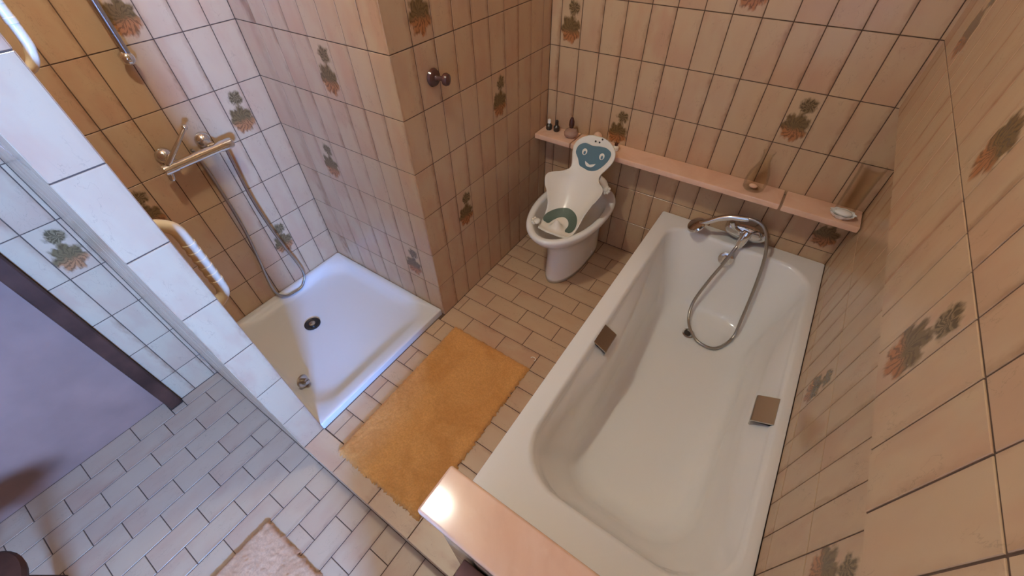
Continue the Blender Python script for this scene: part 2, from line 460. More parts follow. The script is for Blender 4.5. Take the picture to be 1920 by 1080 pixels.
# floors: near floor one step down, raised bathing floor
fl = struct(MB().box(-2.05, WX + .3, -1.7, 0.17, -0.26, ZN - SUB).build('floor', 'grout'))
FP = 0.0985
row_edges = [-1.955] + [-0.959 - k * FP for k in range(9, -1, -1)] + [-0.959 + k * FP for k in range(1, 13)] 
row_edges = [r for r in row_edges if r < XU - 0.02] + [XU]
for i in range(len(row_edges) - 1):
    a, b_ = row_edges[i], row_edges[i + 1]
    idx = round((a + 0.959) / FP)
    st = -0.041 if idx % 2 else -0.141
    ys = lines(-1.25, Y0, st, 0.197)
    for j in range(len(ys) - 1):
        c, d = ys[j], ys[j + 1]
        if d - c < 0.012: continue
        if a < XL - 0.02 and d > -0.185:
            c2 = max(c, -0.128)
            if d - c2 > 0.012: put_tile(fl, tile_mesh(b_ - XL - GAP, d - c2 - GAP, 'floor_tile', 0, 0, 0.1, 0.2), (XL + GAP / 2, c2 + GAP / 2, ZN), (1, 0, 0), (0, 1, 0))
            put_tile(fl, tile_mesh(b_ - XL - .022 - GAP, .057 - GAP, 'floor_tile', 0, 0, 0.1, 0.2), (XL + .022 + GAP / 2, -0.185 + GAP / 2, ZN), (1, 0, 0), (0, 1, 0)) if c < -0.185 else None
            d = -0.185
        if d - c < 0.012: continue
        me = tile_mesh(b_ - a - GAP, d - c - GAP, 'floor_tile', 0, 0 if d - c > .19 else .2 - (d - c), 0.1, 0.2)
        put_tile(fl, me, (a + GAP / 2, c + GAP / 2, ZN), (1, 0, 0), (0, 1, 0))

fr = struct(MB().box(XPE, -0.345, Y0 + 0.004, YB, -0.2, -SUB).box(-0.36, -0.312, Y0 + 0.004, 0.20, -0.2, -SUB).box(-0.36, 0.6, 0.16, YB + .02, -0.2, -0.12).build('floor_raised', 'grout'))
# step edge: a row of edging tiles over a tiled riser
nx = [XPE, -0.915, -0.715, -0.515, -0.313]
for i in range(len(nx) - 1):
    me = tile_mesh(nx[i + 1] - nx[i] - GAP, 0.10 - GAP, 'floor_tile', 0, 0, 0.2, 0.1)
    put_tile(fr, me, (nx[i] + GAP / 2, Y0 - 0.002 + GAP / 2, 0.0012), (1, 0, 0), (0, 1, 0))
for i in range(8):
    a = XPE + 0.02 + i * 0.095
    put_tile(fr, tile_mesh(0.095 - GAP, -ZN - 0.012, 'floor_tile', 0, .04, .1, .2), (a, Y0, ZN + 0.003), (1, 0, 0), (0, 0, 1))
# running-bond tiles of the raised floor
ry = [0.155] + [1.4624 - 0.1 * k for k in range(13, -5, -1)]
ry = [ry[0]] + [y for y in ry if 0.18 < y < YB - 0.02] + [YB]
for j in range(len(ry) - 1):
    c, d = ry[j], ry[j + 1]
    if d - c < 0.012: continue
    idx = round((d - 1.4624) / 0.1) if j else round((ry[j + 1] - 1.4624) / 0.1)
    st = -0.834 if idx % 2 == 0 else -0.730
    xe = XN if d > YS else XPE + 0.006
    xs = lines(xe, -0.352, st, 0.2)
    for i in range(len(xs) - 1):
        a, b_ = xs[i], xs[i + 1]
        if b_ - a < 0.012: continue
        me = tile_mesh(d - c - GAP, b_ - a - GAP, 'floor_tile', 0, 0, 0.1, 0.2)
        put_tile(fr, me, (b_ - GAP / 2, c + GAP / 2, 0), (0, 1, 0), (-1, 0, 0))

# ------------------------------------------------------------------ bathtub
def rrect(x0, x1, y0, y1, rads, z, n=8, per=10):
    """rounded rectangle, constant vertex count; rads for corners (x1y0, x1y1, x0y1, x0y0)"""
    pts = []
    cs = ((x1, y0, -90, rads[0], -1, 1), (x1, y1, 0, rads[1], -1, -1), (x0, y1, 90, rads[2], 1, -1), (x0, y0, 180, rads[3], 1, 1))
    arcs = []
    for cx, cy, a0, r, sx, sy in cs:
        arcs.append([(cx + sx * r + r * math.cos(math.radians(a0 + 90 * k / n)), cy + sy * r + r * math.sin(math.radians(a0 + 90 * k / n))) for k in range(n + 1)])
    for i in range(4):
        A = arcs[i]; B = arcs[(i + 1) % 4]
        pts += A
        for k in range(1, per):
            t = k / per
            pts.append((A[-1][0] + (B[0][0] - A[-1][0]) * t, A[-1][1] + (B[0][1] - A[-1][1]) * t))
    return [Vector((x, y, z)) for x, y in pts]

TZ = 0.348
tx0, tx1, ty0, ty1 = -0.352, XR - 0.0005, 0.196, YB - 0.002
tub = thing('bathtub', 'white rectangular built-in bathtub along the right wall', 'bathtub', (0.02, 1.0, 0.0))
ox0, ox1, oy0, oy1 = -0.277, 0.352, 0.365, 1.782
orad = (0.17, 0.14, 0.09, 0.16)
def arm(p):
    """armrest: the upper flank is drawn in beside the grips"""
    c = max(0.0, 1 - abs(p.y - 0.98) / 0.62)
    return c
R0 = rrect(tx0, tx1, ty0, ty1, (0.004,) * 4, 0.0)
R0b = rrect(tx0, tx1, ty0, ty1, (0.006,) * 4, TZ - 0.006)
R1 = rrect(tx0 + .003, tx1 - .003, ty0 + .003, ty1 - .003, (0.008,) * 4, TZ)
def inner(dx0, dx1, dy0, dy1, z, rad, armk=0.0, armz=0.0):
    ps = rrect(ox0 + dx0, ox1 - dx1, oy0 + dy0, oy1 - dy1, rad, z)
    for p in ps:
        c = arm(p)
        if p.x < -0.1: p.x += armk * c; p.z -= armz * c
        elif p.x > 0.2: p.x -= armk * c * 0.8; p.z -= armz * c
    return ps
tb = [R0b, R1, inner(-.012, -.012, -.012, -.012, TZ - .001, orad), inner(-.003, -.003, -.003, -.003, TZ - .005, orad), inner(.004, .004, .004, .004, TZ - .016, orad),
      inner(.008, .006, .01, .008, TZ - .035, orad),
      inner(.012, .010, .016, .010, TZ - .045, orad, .050, .030), inner(.022, .018, .03, .018, TZ - .10, orad, .052, .02),
      inner(.050, .036, .08, .040, TZ - .20, (.17, .15, .12, .17), .030),
      inner(.075, .055, .13, .065, TZ - .30, (.17, .15, .13, .17), .012), inner(.092, .07, .16, .09, TZ - .355, (.17, .15, .13, .17)),
      inner(.115, .09, .19, .12, TZ - .385, (.16, .14, .12, .16)), inner(.15, .12, .24, .17, TZ - .397, (.14, .12, .1, .14)), inner(.24, .22, .5, .5, TZ - .402, (.06, .06, .06, .06))]
part(MB().rings(tb, cap0=False), 'basin', 'enamel', tub, True, False)
part(MB().rings([R0, R0b], cap0=False, cap1=False), 'apron', 'enamel', tub, False)
# grips: bent metal plates on both flanks
def grip(sx, x, y0, y1):
    m = MB()
    # section in x/z: upper lip, sloping face, turned lower edge
    sec = [(x, TZ - .012), (x + sx * .004, TZ - .004), (x + sx * .060, TZ - .034), (x + sx * .064, TZ - .040), (x + sx * .061, TZ - .062)]
    sec2 = [(a - sx * .004, c - .004) for a, c in sec]
    loop = sec + sec2[::-1]
    m.rings([[(a, y0, c) for a, c in loop], [(a, y1, c) for a, c in loop]])
    return m
gl_ = part(grip(1, -0.288, 0.925, 1.025), 'grip', 'brushed', tub, True)
gr_ = part(grip(-1, 0.357, 0.945, 1.055), 'grip', 'brushed', tub, True)
part(MB().lathe([(0, 0), (.034, 0), (.034, .004), (.028, .008), (.012, .009), (0, .009)], (0.015, 1.752, 0.282), (0, -0.97, 0.22), 24), 'overflow', 'chrome', tub)
dr = part(MB().lathe([(0, -.004), (.030, -.004), (.030, .003), (.023, .004), (.020, -.002), (0, -.002)], (0.01, 1.515, -0.050), (0, 0, 1), 24), 'drain', 'chrome', tub)
part(MB().lathe([(0, 0), (.017, 0), (.017, .004), (0, .006)], (0.005, 1.512, -0.050), (0.2, 0.1, 1), 20), 'plug', 'dark_metal', tub)

# marble ledge on the low end wall
led = MB().box(-0.338, XU - .002, 0.085, 0.2055, 0.6065, 0.633, 0.007, 3).build('marble_ledge', 'marble', None, True)
tag(led, 'glossy pink marble ledge across the near end of the bathtub', 'ledge'); led.modifiers.new('normals', 'WEIGHTED_NORMAL')

# ------------------------------------------------------------------ shelf on the back wall
sh = thing('marble_shelf', 'long narrow pink marble shelf running along the back wall', 'shelf', (-0.35, 1.82, 0.60))
for a, b_ in ((XN + .003, -0.862), (-0.858, 0.108), (0.115, XR - .004)):
    part(MB().box(a, b_, 1.742, YB - .0005, 0.606, 0.633, 0.006, 2), 'slab', 'marble', sh, True)

# ------------------------------------------------------------------ bidet
bd = thing('bidet', 'white ceramic pedestal bidet against the back wall holding a baby seat', 'bidet', (-0.72, 1.6, 0))
def oval(cx, cy, ax, af, ab, z, n=48, e=2.0, eb=2.6):
    r = []
    for j in range(n):
        t = 2 * math.pi * j / n; c, s = math.cos(t), math.sin(t)
        ee = e if s < 0 else eb
        x = math.copysign(abs(c) ** (2 / ee), c) * ax; y = math.copysign(abs(s) ** (2 / ee), s) * (af if s < 0 else ab)
        r.append(Vector((cx + x, cy + y, z)))
    return r
BX = -0.735
ped = [oval(BX, 1.63, .094, .232, .20, 0.0, eb=5), oval(BX, 1.63, .096, .235, .20, 0.03, eb=5), oval(BX, 1.63, .092, .225, .20, .14, eb=5), oval(BX, 1.62, .100, .215, .21, .22, eb=4),
       oval(BX, 1.61, .132, .250, .225, .285, eb=3), oval(BX, 1.60, .166, .305, .245, .335), oval(BX, 1.595, .182, .328, .250, .368), oval(BX, 1.59, .187, .334, .255, .388),
       oval(BX, 1.59, .183, .330, .251, .399), oval(BX, 1.59, .174, .321, .243, .402), oval(BX, 1.585, .157, .300, .190, .400), oval(BX, 1.585, .149, .290, .178, .391), oval(BX, 1.585, .140, .272, .165, .36),
       oval(BX, 1.58, .12, .23, .14, .30), oval(BX, 1.57, .08, .15, .10, .262), oval(BX, 1.57, .03, .05, .04, .25)]
part(MB().rings(ped), 'bowl', 'ceramic', bd, True, False)
part(MB().lathe([(0, 0), (.022, 0), (.020, .003), (0, .002)], (BX, 1.57, .2515), (0, 0, 1), 20), 'drain', 'chrome', bd)
part(MB().lathe([(0, 0), (.009, 0), (.009, .004), (0, .005)], (-0.640, 1.70, 0.05), (1, 0, 0.0), 12), 'bolt_cap', 'ceramic', bd)

# ------------------------------------------------------------------ baby bath seat
seat = thing('baby_bath_seat', 'ivory plastic baby bath seat with smiling blue face, resting in the bidet', 'baby seat', (-0.715, 1.45, 0.35))
CL = [  # s, y, z, half width, edge lift
    (0.00, 1.345, .395, .075, .004), (0.10, 1.385, .382, .088, .008), (0.22, 1.44, .385, .092, .020), (0.34, 1.50, .415, .100, .040), (0.45, 1.548, .458, .124, .064),
    (0.50, 1.568, .480, .139, .072), (0.55, 1.5875, .5025, .148, .074), (0.585, 1.600, .518, .146, .068), (0.61, 1.6088, .5287, .134, .056), (0.635, 1.6176, .5395, .112, .040), (0.66, 1.627, .552, .092, .024), (0.69, 1.6367, .5645, .080, .013), (0.72, 1.6466, .5783, .079, .008), (0.76, 1.660, .598, .089, .006),
    (0.83, 1.682, .635, .105, .006), (0.89, 1.700, .665, .105, .006), (0.94, 1.712, .690, .088, .005), (0.98, 1.721, .710, .055, .003), (1.00, 1.725, .718, .022, .002)]
def cl(s):
    s = max(0.0, min(1.0, s))
    for i in range(len(CL) - 1):
        if s <= CL[i + 1][0]: break
    a, b_ = CL[i], CL[i + 1]
    p, q = CL[max(i - 1, 0)], CL[min(i + 2, len(CL) - 1)]
    h = b_[0] - a[0]; t = (s - a[0]) / h
    out = []
    for k in range(1, 5):
        m0 = (b_[k] - p[k]) / max(1e-6, b_[0] - p[0]) * h; m1 = (q[k] - a[k]) / max(1e-6, q[0] - a[0]) * h
        out.append((2 * t ** 3 - 3 * t * t + 1) * a[k] + (t ** 3 - 2 * t * t + t) * m0 + (-2 * t ** 3 + 3 * t * t) * b_[k] + (t ** 3 - t * t) * m1)
    return out
SX = -0.718
def seat_pt(s, x, off=0.0):
    y, z, hw, lift = cl(s)
    y2, z2, _, _ = cl(min(1, s + .01)); y1, z1, _, _ = cl(max(0, s - .01))
    d = Vector((0, y2 - y1, z2 - z1)).normalized(); n = Vector((0, -d.z, d.y))
    t = min(1.0, abs(x) / max(.02, hw))
    h = lift * 1.2 * t ** 2.7
    # pommel between the legs
    h += 0.052 * math.exp(-((s - .13) / .06) ** 2 - ((x + 0.004) / .026) ** 2)
    q = max(0.0, min(1.0, (s - .6) / .25)); q = q * q * (3 - 2 * q)
    return Vector((SX + .014 * q + x, y, z)) + n * (h + off)
def seat_shell():
    NS, NT = 64, 24
    top, bot = [], []
    for i in range(NS + 1):
        s = i / NS; hw = cl(s)[2]
        top.append([seat_pt(s, hw * (2 * j / NT - 1)) for j in range(NT + 1)])
        bot.append([seat_pt(s, hw * (2 * j / NT - 1), -0.007) for j in range(NT + 1)])
    rings = []
    for i in range(NS + 1): rings.append(top[i] + bot[i][::-1])
    return MB().rings(rings)
part(seat_shell(), 'shell', 'plastic', seat, True, False)
def patch(poly, off, name, mat, parent, rings=5):
    """poly in (s, x), star-shaped about its centroid, laid on the seat surface"""
    n = len(poly); cs = sum(p[0] for p in poly) / n; cx = sum(p[1] for p in poly) / n
    vs = [seat_pt(cs, cx, off)]; fs = []
    for k in range(1, rings + 1):
        t = k / rings
        for s, x in poly: vs.append(seat_pt(cs + (s - cs) * t, cx + (x - cx) * t, off if k < rings else off - .0012))
    for j in range(n): fs.append((0, 1 + j, 1 + (j + 1) % n))
    for k in range(rings - 1):
        for j in range(n):
            a = 1 + k * n; fs.append((a + j, a + n + j, a + n + (j + 1) % n, a + (j + 1) % n))
    return part(MB().raw(vs, fs), name, mat, parent, True, False)
def smooth_poly(P, sub=5):
    out = []; n = len(P)
    for i in range(n):
        p0, p1, p2, p3 = P[i - 1], P[i], P[(i + 1) % n], P[(i + 2) % n]
        for k in range(sub):
            t = k / sub
            out.append(tuple(0.5 * (2 * p1[c] + (p2[c] - p0[c]) * t + (2 * p0[c] - 5 * p1[c] + 4 * p2[c] - p3[c]) * t * t + (3 * p1[c] - p0[c] - 3 * p2[c] + p3[c]) * t ** 3) for c in (0, 1)))
    return out
face = patch(smooth_poly([(.918, -.055), (.912, -.015), (.922, .022), (.922, .055), (.895, .083), (.84, .083), (.78, .066), (.738, .044), (.722, .012), (.730, -.018), (.742, -.044), (.785, -.064), (.83, -.087), (.885, -.083)]), .0022, 'face', 'teal', seat, 6)
def ell(s0, x0, a, b_, n=16, rot=0.0):
    return [(s0 + (a * math.cos(2 * math.pi * k / n)) * 1.0, x0 + b_ * math.sin(2 * math.pi * k / n)) for k in range(n)]
for sg in (-1, 1):
    e_ = patch(ell(.850, sg * .045, .026, .013), .0040, 'eye', 'plastic', face, 2)
    patch(ell(.843, sg * .045 + .002, .015, .0058), .0055, 'pupil', 'teal', face, 2)
patch(smooth_poly([(.785, -.026), (.770, -.012), (.766, .004), (.772, .020), (.786, .030), (.757, .020), (.749, .003), (.756, -.014)], 3), .0040, 'mouth', 'plastic', face, 3)
def strip(pts, wd, off, name, mat, parent):
    """band following pts in (s, x), wd wide"""
    P = []
    for i in range(len(pts) - 1):
        p0 = pts[max(i - 1, 0)]; p1 = pts[i]; p2 = pts[i + 1]; p3 = pts[min(i + 2, len(pts) - 1)]
        for k in range(6):
            t = k / 6
            P.append([0.5 * (2 * p1[c] + (p2[c] - p0[c]) * t + (2 * p0[c] - 5 * p1[c] + 4 * p2[c] - p3[c]) * t * t + (3 * p1[c] - p0[c] - 3 * p2[c] + p3[c]) * t ** 3) for c in (0, 1)])
    P.append(list(pts[-1])); vs = []; fs = []; K = 6; SC = 0.48
    for i, p in enumerate(P):
        a, b_ = P[max(i - 1, 0)], P[min(i + 1, len(P) - 1)]
        d = ((b_[0] - a[0]) * SC, b_[1] - a[1]); l = math.hypot(*d); nn = (-d[1] / l, d[0] / l)
        e = min(i, len(P) - 1 - i); ww = wd * min(1.0, math.sqrt(max(0.06, min(1, (e + .3) / 4.0) * (2 - min(1, (e + .3) / 4.0)))))
        for k in range(K + 1):
            q = (k / K - .5) * ww
            vs.append(seat_pt(p[0] + nn[0] * q / SC, p[1] + nn[1] * q, off - (.0015 if k in (0, K) else 0)))
    for i in range(len(P) - 1):
        for k in range(K): fs.append((i * (K + 1) + k, i * (K + 1) + k + 1, (i + 1) * (K + 1) + k + 1, (i + 1) * (K + 1) + k))
    return part(MB().raw(vs, fs), name, mat, parent, True, False)
strip([(.150, -.072), (.23, -.068), (.305, -.042), (.335, -.004), (.305, .036), (.23, .058), (.12, .056)], .042, .003, 'seat_pad', 'green', seat)
for sx, s_ in ((-.008, .952), (.012, .952), (.022, .980)):
    pp = seat_pt(s_, sx, .0012)
    part(MB().ball(pp, .0045, .003, .0045, 10), 'drain_hole' if s_ > .97 else 'nostril', 'dark_metal', seat)
# arm with little fingers on the bidet rim, and toes at the front
am = MB().tube([(SX + .070, 1.645, .555), (SX + .092, 1.664, .530), (SX + .106, 1.670, .506)], [.022, .020, .016], 12)
am.ball((SX + .108, 1.668, .502), .020, .016, .020, 12)
arm_o = part(am, 'arm', 'plastic', seat)
for dx, dz in ((.112, .480), (.124, .485), (.131, .496), (.131, .509)):
    part(MB().ball((SX + dx, 1.662, dz), .0075, n=10), 'finger', 'plastic', arm_o)
fo = part(MB().ball((SX - .098, 1.370, .408), .018, .022, .012, 12), 'foot', 'plastic', seat)
for dx, dy in ((-.116, 1.385), (-.118, 1.369), (-.112, 1.354), (-.100, 1.346)):
    part(MB().ball((SX + dx, dy, .410), .0075, n=10), 'toe', 'plastic', fo)

# ------------------------------------------------------------------ bath mixer with hand shower
bmx = thing('bath_mixer', 'chrome wall-mounted bath mixer tap above the far end of the bathtub', 'tap', (0.04, YB, 0.42))
bod = [oval(0.04, 0, .092, .040, .040, 0, 40)]
def mix_ring(ax, az, y, dz=0.0):
    return [Vector((0.042 + ax * math.cos(2 * math.pi * j / 40), y, 0.408 + dz + az * math.sin(2 * math.pi * j / 40))) for j in range(40)]
part(MB().rings([mix_ring(.088, .040, YB - .002), mix_ring(.094, .044, YB - .02), mix_ring(.094, .044, YB - .045), mix_ring(.086, .038, YB - .062), mix_ring(.055, .022, YB - .074), mix_ring(.01, .004, YB - .077)]), 'body', 'chrome', bmx)
part(MB().ball((0.122, YB - .058, .425), .019, .022, .019), 'handle', 'chrome', bmx)
part(MB().lathe([(0, 0), (.020, 0), (.024, .02), (.022, .05), (.017, .075), (.015, .082), (0, .082)], (0.050, YB - .075, .432), (-0.15, -.30, -.94), 20), 'spout', 'chrome', bmx)
part(MB().box(0.068, 0.098, YB - .081, YB - .072, .418, .432, .003), 'selector', 'brushed', bmx)
cr = part(MB().tube([(0.020, YB - .075, .418), (-.012, YB - .088, .440), (-.028, YB - .098, .472)], [.010, .009, .012], 12), 'cradle', 'chrome', bmx)
hs = thing('hand_shower', 'chrome hand shower with flexible hose hanging into the bathtub', 'hand shower', (-0.1, 1.77, 0.44))
part(MB().tube([(-.150, 1.754, .424), (-.118, 1.757, .448), (-.085, 1.765, .472), (-.04, 1.772, .492), (.01, 1.775, .503), (.030, 1.775, .508)], [.012, .0125, .013, .0145, .0135, .011], 16), 'handle', 'chrome', hs)
hh = MB().lathe([(0, .010), (.020, .011), (.036, .007), (.041, 0), (.041, -.006), (.036, -.011), (0, -.012)], (0, 0, 0), (0, 0, 1), 28)
for v in hh.bm.verts: v.co.x *= 1.05
hh.bm.transform(Matrix.Translation((-.166, 1.752, .411)) @ Matrix.Rotation(math.radians(-35), 4, 'Y') @ Matrix.Rotation(math.radians(22), 4, 'X'))
part(hh, 'spray_head', 'chrome', hs)
part(MB().tube([(.022, 1.775, .507), (.050, 1.775, .511), (.094, 1.770, .498), (.130, 1.760, .446), (.161, 1.745, .345), (.182, 1.715, .204), (.196, 1.650, .057), (.198, 1.585, -.030), (.147, 1.490, -.041), (.075, 1.480, -.041),
                (.019, 1.522, -.037), (-.020, 1.588, -.022), (-.033, 1.655, .035), (-.010, 1.698, .168), (.018, 1.728, .285), (.030, 1.752, .346), (.038, 1.770, .366)], .0075, 10), 'hose', 'hose', hs, True, False)

# ------------------------------------------------------------------ things on the shelf
ZS = 0.6335
def bottle(name, label, x, y, prof, mat, capprof=None, capmat=None, cat='bottle', n=24):
    t = thing(name, label, cat, (x, y, ZS))
    part(MB().lathe(prof, (x, y, ZS), n=n), 'body', mat, t)
    if capprof: part(MB().lathe(capprof, (x, y, ZS), n=n), 'cap', capmat, t)
    return t
sm_prof = [(0, 0), (.014, 0), (.016, .004), (.016, .022), (.010, .030), (.006, .033), (.006, .036), (0, .036)]
bottle('small_bottle', 'tiny dark bottle with a white cap at the left end of the shelf', -1.028, 1.822, sm_prof, 'dark_metal', [(0, .034), (.009, .034), (.009, .050), (.007, .053), (0, .053)], 'plastic')
bottle('small_bottle', 'tiny dark bottle with a dark cap beside the white-capped one', -.985, 1.825, sm_prof, 'dark_metal', [(0, .034), (.0085, .034), (.0085, .052), (.006, .056), (0, .056)], 'dark_metal')
M['amber'] = simple('pinkish_glass', (0.50, 0.30, 0.22), 0.12, alpha=0.75)
bottle('perfume_flask', 'round pinkish glass flask with a pointed brown stopper on the shelf', -.893, 1.812,
       [(0, 0), (.020, 0), (.034, .008), (.036, .020), (.028, .034), (.010, .042), (.008, .048), (0, .048)], 'amber',
       [(0, .046), (.010, .046), (.014, .060), (.013, .078), (.007, .096), (0, .100)], 'knob', 'flask')
pk = thing('seashell', 'small rounded pink shell on the shelf behind the baby seat head', 'shell', (-.755, 1.815, ZS))
m_ = MB().ball((-.748, 1.818, ZS + .030), .024, .020, .028, 18)
part(m_, 'shell_body', 'marble', pk)
part(MB().ball((-.772, 1.816, ZS + .010), .032, .020, .010, 16), 'shell_base', 'green', pk)
sv = bottle('small_flask', 'tiny clear flask with dark stopper right of the baby seat head', -.640, 1.800, [(0, 0), (.012, 0), (.015, .006), (.014, .018), (.007, .026), (0, .027)], 'plastic', [(0, .025), (.008, .025), (.009, .036), (0, .040)], 'knob', 'flask')
def vase(name, label, x, y, prof, th=.0022):
    t = thing(name, label, 'vase', (x, y, ZS))
    inn = [(max(r - th, .0005), max(h, .006)) for r, h in prof[1:]][::-1]
    part(MB().lathe([(0, 0)] + prof[1:] + inn + [(0, .006)], (x, y, ZS), n=32), 'glass_body', 'glass', t)
    return t
v1 = vase('glass_carafe', 'clear glass carafe standing on the middle of the shelf above the tap', -.012, 1.808, [(0, 0), (.036, 0), (.042, .006), (.045, .03), (.040, .07), (.028, .10), (.020, .125), (.019, .15), (.024, .168)])
part(MB().ball((-.014, 1.800, ZS + .016), .017, .014, .009, 12), 'pebble', 'marble', v1)
vase('glass_vase', 'tall clear glass vase at the right end of the shelf', .322, 1.822, [(0, 0), (.032, 0), (.034, .005), (.035, .08), (.037, .15), (.041, .20)])
sd = thing('soap_dish', 'white scallop-shaped soap dish on the right end of the shelf', 'soap dish', (.312, 1.778, ZS))
sc_ = []
for rr_, zz in ((.012, 0.0), (.024, .001), (.036, .012), (.043, .022), (.044, .023), (.040, .021), (.030, .010), (.004, .006)):
    sc_.append([Vector((.315 + rr_ * (1 + .07 * math.cos(9 * t)) * math.cos(t), 1.776 + .72 * rr_ * (1 + .07 * math.cos(9 * t)) * math.sin(t), ZS + zz)) for t in [2 * math.pi * j / 54 for j in range(54)]])
part(MB().rings(sc_), 'dish', 'ceramic', sd, True, False)
part(MB().ball((.317, 1.776, ZS + .021), .030, .019, .012, 16), 'soap', 'ceramic', sd)

# ------------------------------------------------------------------ hook on the corner wall
hk = thing('wall_hook', 'dark brown ceramic double-knob hook on the corner wall above the rug', 'hook', (XN, 1.067, 1.11))
part(MB().lathe([(0, .001), (.028, .001), (.030, .005), (.026, .013), (.014, .018), (0, .018)], (XN, 1.068, 1.108), (1, 0, 0), 28), 'rosette', 'knob', hk)
part(MB().lathe([(0, 0), (.011, 0), (.008, .012), (.008, .03), (0, .03)], (XN + .015, 1.070, 1.108), (.95, .22, 0), 20), 'stem', 'knob', hk)
part(MB().lathe([(0, 0), (.010, 0), (.019, .006), (.021, .014), (.018, .022), (.008, .026), (0, .026)], (XN + .040, 1.076, 1.107), (.95, .22, 0), 24), 'knob_head', 'knob', hk)

# ------------------------------------------------------------------ shower
st = thing('shower_tray', 'white square shower tray with rounded basin between the partition and corner wall', 'shower tray', (-1.5, .52, 0))
sx0, sx1, sy0, sy1 = XL + .001, XPE + .002, Y1P + .001, YS - .001
TRZ = 0.034
def sr(d, r, z, f=0.0): return rrect(sx0 + d, sx1 - d - f, sy0 + d, sy1 - d, (r,) * 4, z)
part(MB().rings([sr(0, .004, -.10), sr(0, .006, TRZ - .005), sr(.004, .01, TRZ), sr(.018, .02, TRZ), sr(.030, .09, TRZ - .004, .02), sr(.042, .11, TRZ - .014, .03), sr(.060, .13, TRZ - .030, .04), sr(.085, .13, TRZ - .037, .05), sr(.14, .12, TRZ - .040, .05),
                 sr(.30, .04, TRZ - .043, .02)], cap0=False), 'basin', 'tray', st, True, False)
sdz = TRZ - .0405
drn = part(MB().lathe([(0, 0), (.040, 0), (.040, .004), (.033, .005), (.028, .002), (0, .002)], (-1.606, .480, sdz), n=28), 'drain', 'dark_metal', st)
part(MB().lathe([(0, 0), (.016, 0), (.016, .006), (.010, .008), (0, .008)], (-1.606, .480, sdz + .001), n=16), 'drain_cap', 'brushed', drn)
pg = thing('drain_strainer', 'grey metal drain strainer lying on its side in the shower tray', 'strainer', (-1.33, .235, sdz))
pc = Vector((-1.335, .236, sdz + .034)); pa = Vector((.86, .38, .25)).normalized()
part(MB().lathe([(0, 0), (.030, 0), (.031, .003), (.026, .007), (0, .008)], pc, pa, 24), 'disc', 'brushed', pg)
q_ = pc + pa * .006
part(MB().lathe([(.012, 0), (.014, 0), (.014, .022), (.012, .022)], q_, pa, 18), 'collar', 'brushed', pg)
part(MB().box(-.004, .004, -.011, .011, .0, .024, .001).bm and MB().merge((lambda t: t)(MB().box(-.004, .004, -.012, .012, .0, .026, .001).bm), Matrix.Translation(q_) @ Vector((0, 0, 1)).rotation_difference(pa).to_matrix().to_4x4()), 'handle', 'brushed', pg)

mx = thing('shower_mixer', 'chrome thermostatic bar mixer on the left shower wall', 'tap', (XL, .5, .86))
mxx = -1.838
part(MB().lathe([(0, 0), (.018, 0), (.020, .004), (.020, .045), (.018, .048), (.018, .215), (.020, .218), (.020, .262), (.017, .268), (0, .268)], (mxx, .378, .848), (0, 1, 0), 28), 'bar', 'chrome', mx)
for yy in (.424, .572):
    part(MB().lathe([(0, 0), (.030, 0), (.030, .004), (.026, .016), (.014, .026), (.014, .06), (0, .06)], (XL + .001, yy, .872), (1, 0, -.15), 24), 'flange', 'chrome', mx)
lv = part(MB().tube([(mxx + .006, .402, .866), (mxx + .014, .440, .900), (mxx + .018, .480, .935), (mxx + .016, .514, .962)], [.010, .009, .007, .006], 12), 'lever', 'chrome', mx)
part(MB().ball((mxx + .016, .516, .964), .010, n=12), 'lever_tip', 'chrome', lv)
part(MB().lathe([(0, 0), (.012, 0), (.011, .02), (.008, .028), (0, .028)], (mxx, .392, .833), (0, -.2, -1), 16), 'outlet', 'chrome', mx)
rl = thing('shower_rail', 'chrome shower riser rail with ball end on the left shower wall', 'rail', (XL, .495, 1.2))
part(MB().tube([(-1.862, .497, 1.19), (-1.862, .497, 2.05)], .0105, 14, smooth=False), 'pole', 'hose', rl)
for z_ in (1.195, 2.04):
    bk = part(MB().ball((-1.866, .492, z_), .021, n=18), 'bracket', 'chrome', rl)
    part(MB().tube([(XL, .492, z_), (-1.87, .492, z_)], .012, 12, smooth=False), 'bracket_stem', 'chrome', bk)
so = tag(MB().tube([(mxx, .612, .832), (-1.845, .612, .78), (-1.860, .610, .593), (-1.865, .620, .42), (-1.868, .636, .27), (-1.868, .652, .15), (-1.862, .650, .07), (-1.850, .610, .025), (-1.848, .560, .022), (-1.855, .505, .035),
                    (-1.872, .480, .10), (-1.885, .505, .30), (-1.892, .522, .45), (-1.893, .526, .62), (-1.890, .522, .78), (-1.880, .512, .862)], .0062, 10).build('shower_hose', 'hose', None, True),
         'grey metal shower hose looping from the mixer down to the tray', 'hose')

# cream grab bars on the shower side of the partition
def grab(x, z0, z1, off, r, label):
    t = thing('grab_bar', label, 'grab bar', (x, Y1P, z0))
    t['group'] = 'cream grab bars in the shower'
    y = Y1P + off
    part(MB().tube([(x, Y1P - .001, z1 + .055), (x, Y1P + off * .35, z1 + .048), (x, y - .006, z1 + .025), (x, y, z1 - .02), (x, y, z0 + .02), (x, y - .006, z0 - .018), (x, Y1P + off * .4, z0 - .036), (x, Y1P - .001, z0 - .04)], r, 16, 8), 'bar', 'cream_bar', t, True, False)
    n = max(3, int((z1 - z0 - .04) / .024))
    for i in range(n):
        z = z0 + .03 + (z1 - z0 - .06) * i / max(1, n - 1)
        part(MB().lathe([(r * .9, -.006), (r * 1.10, -.004), (r * 1.10, .004), (r * .9, .006)], (x, y, z), n=16), 'ridge', 'cream_bar', t)
    return t
grab(-1.190, .765, .960, .042, .0165, 'cream ribbed plastic grab bar low on the shower side of partition')
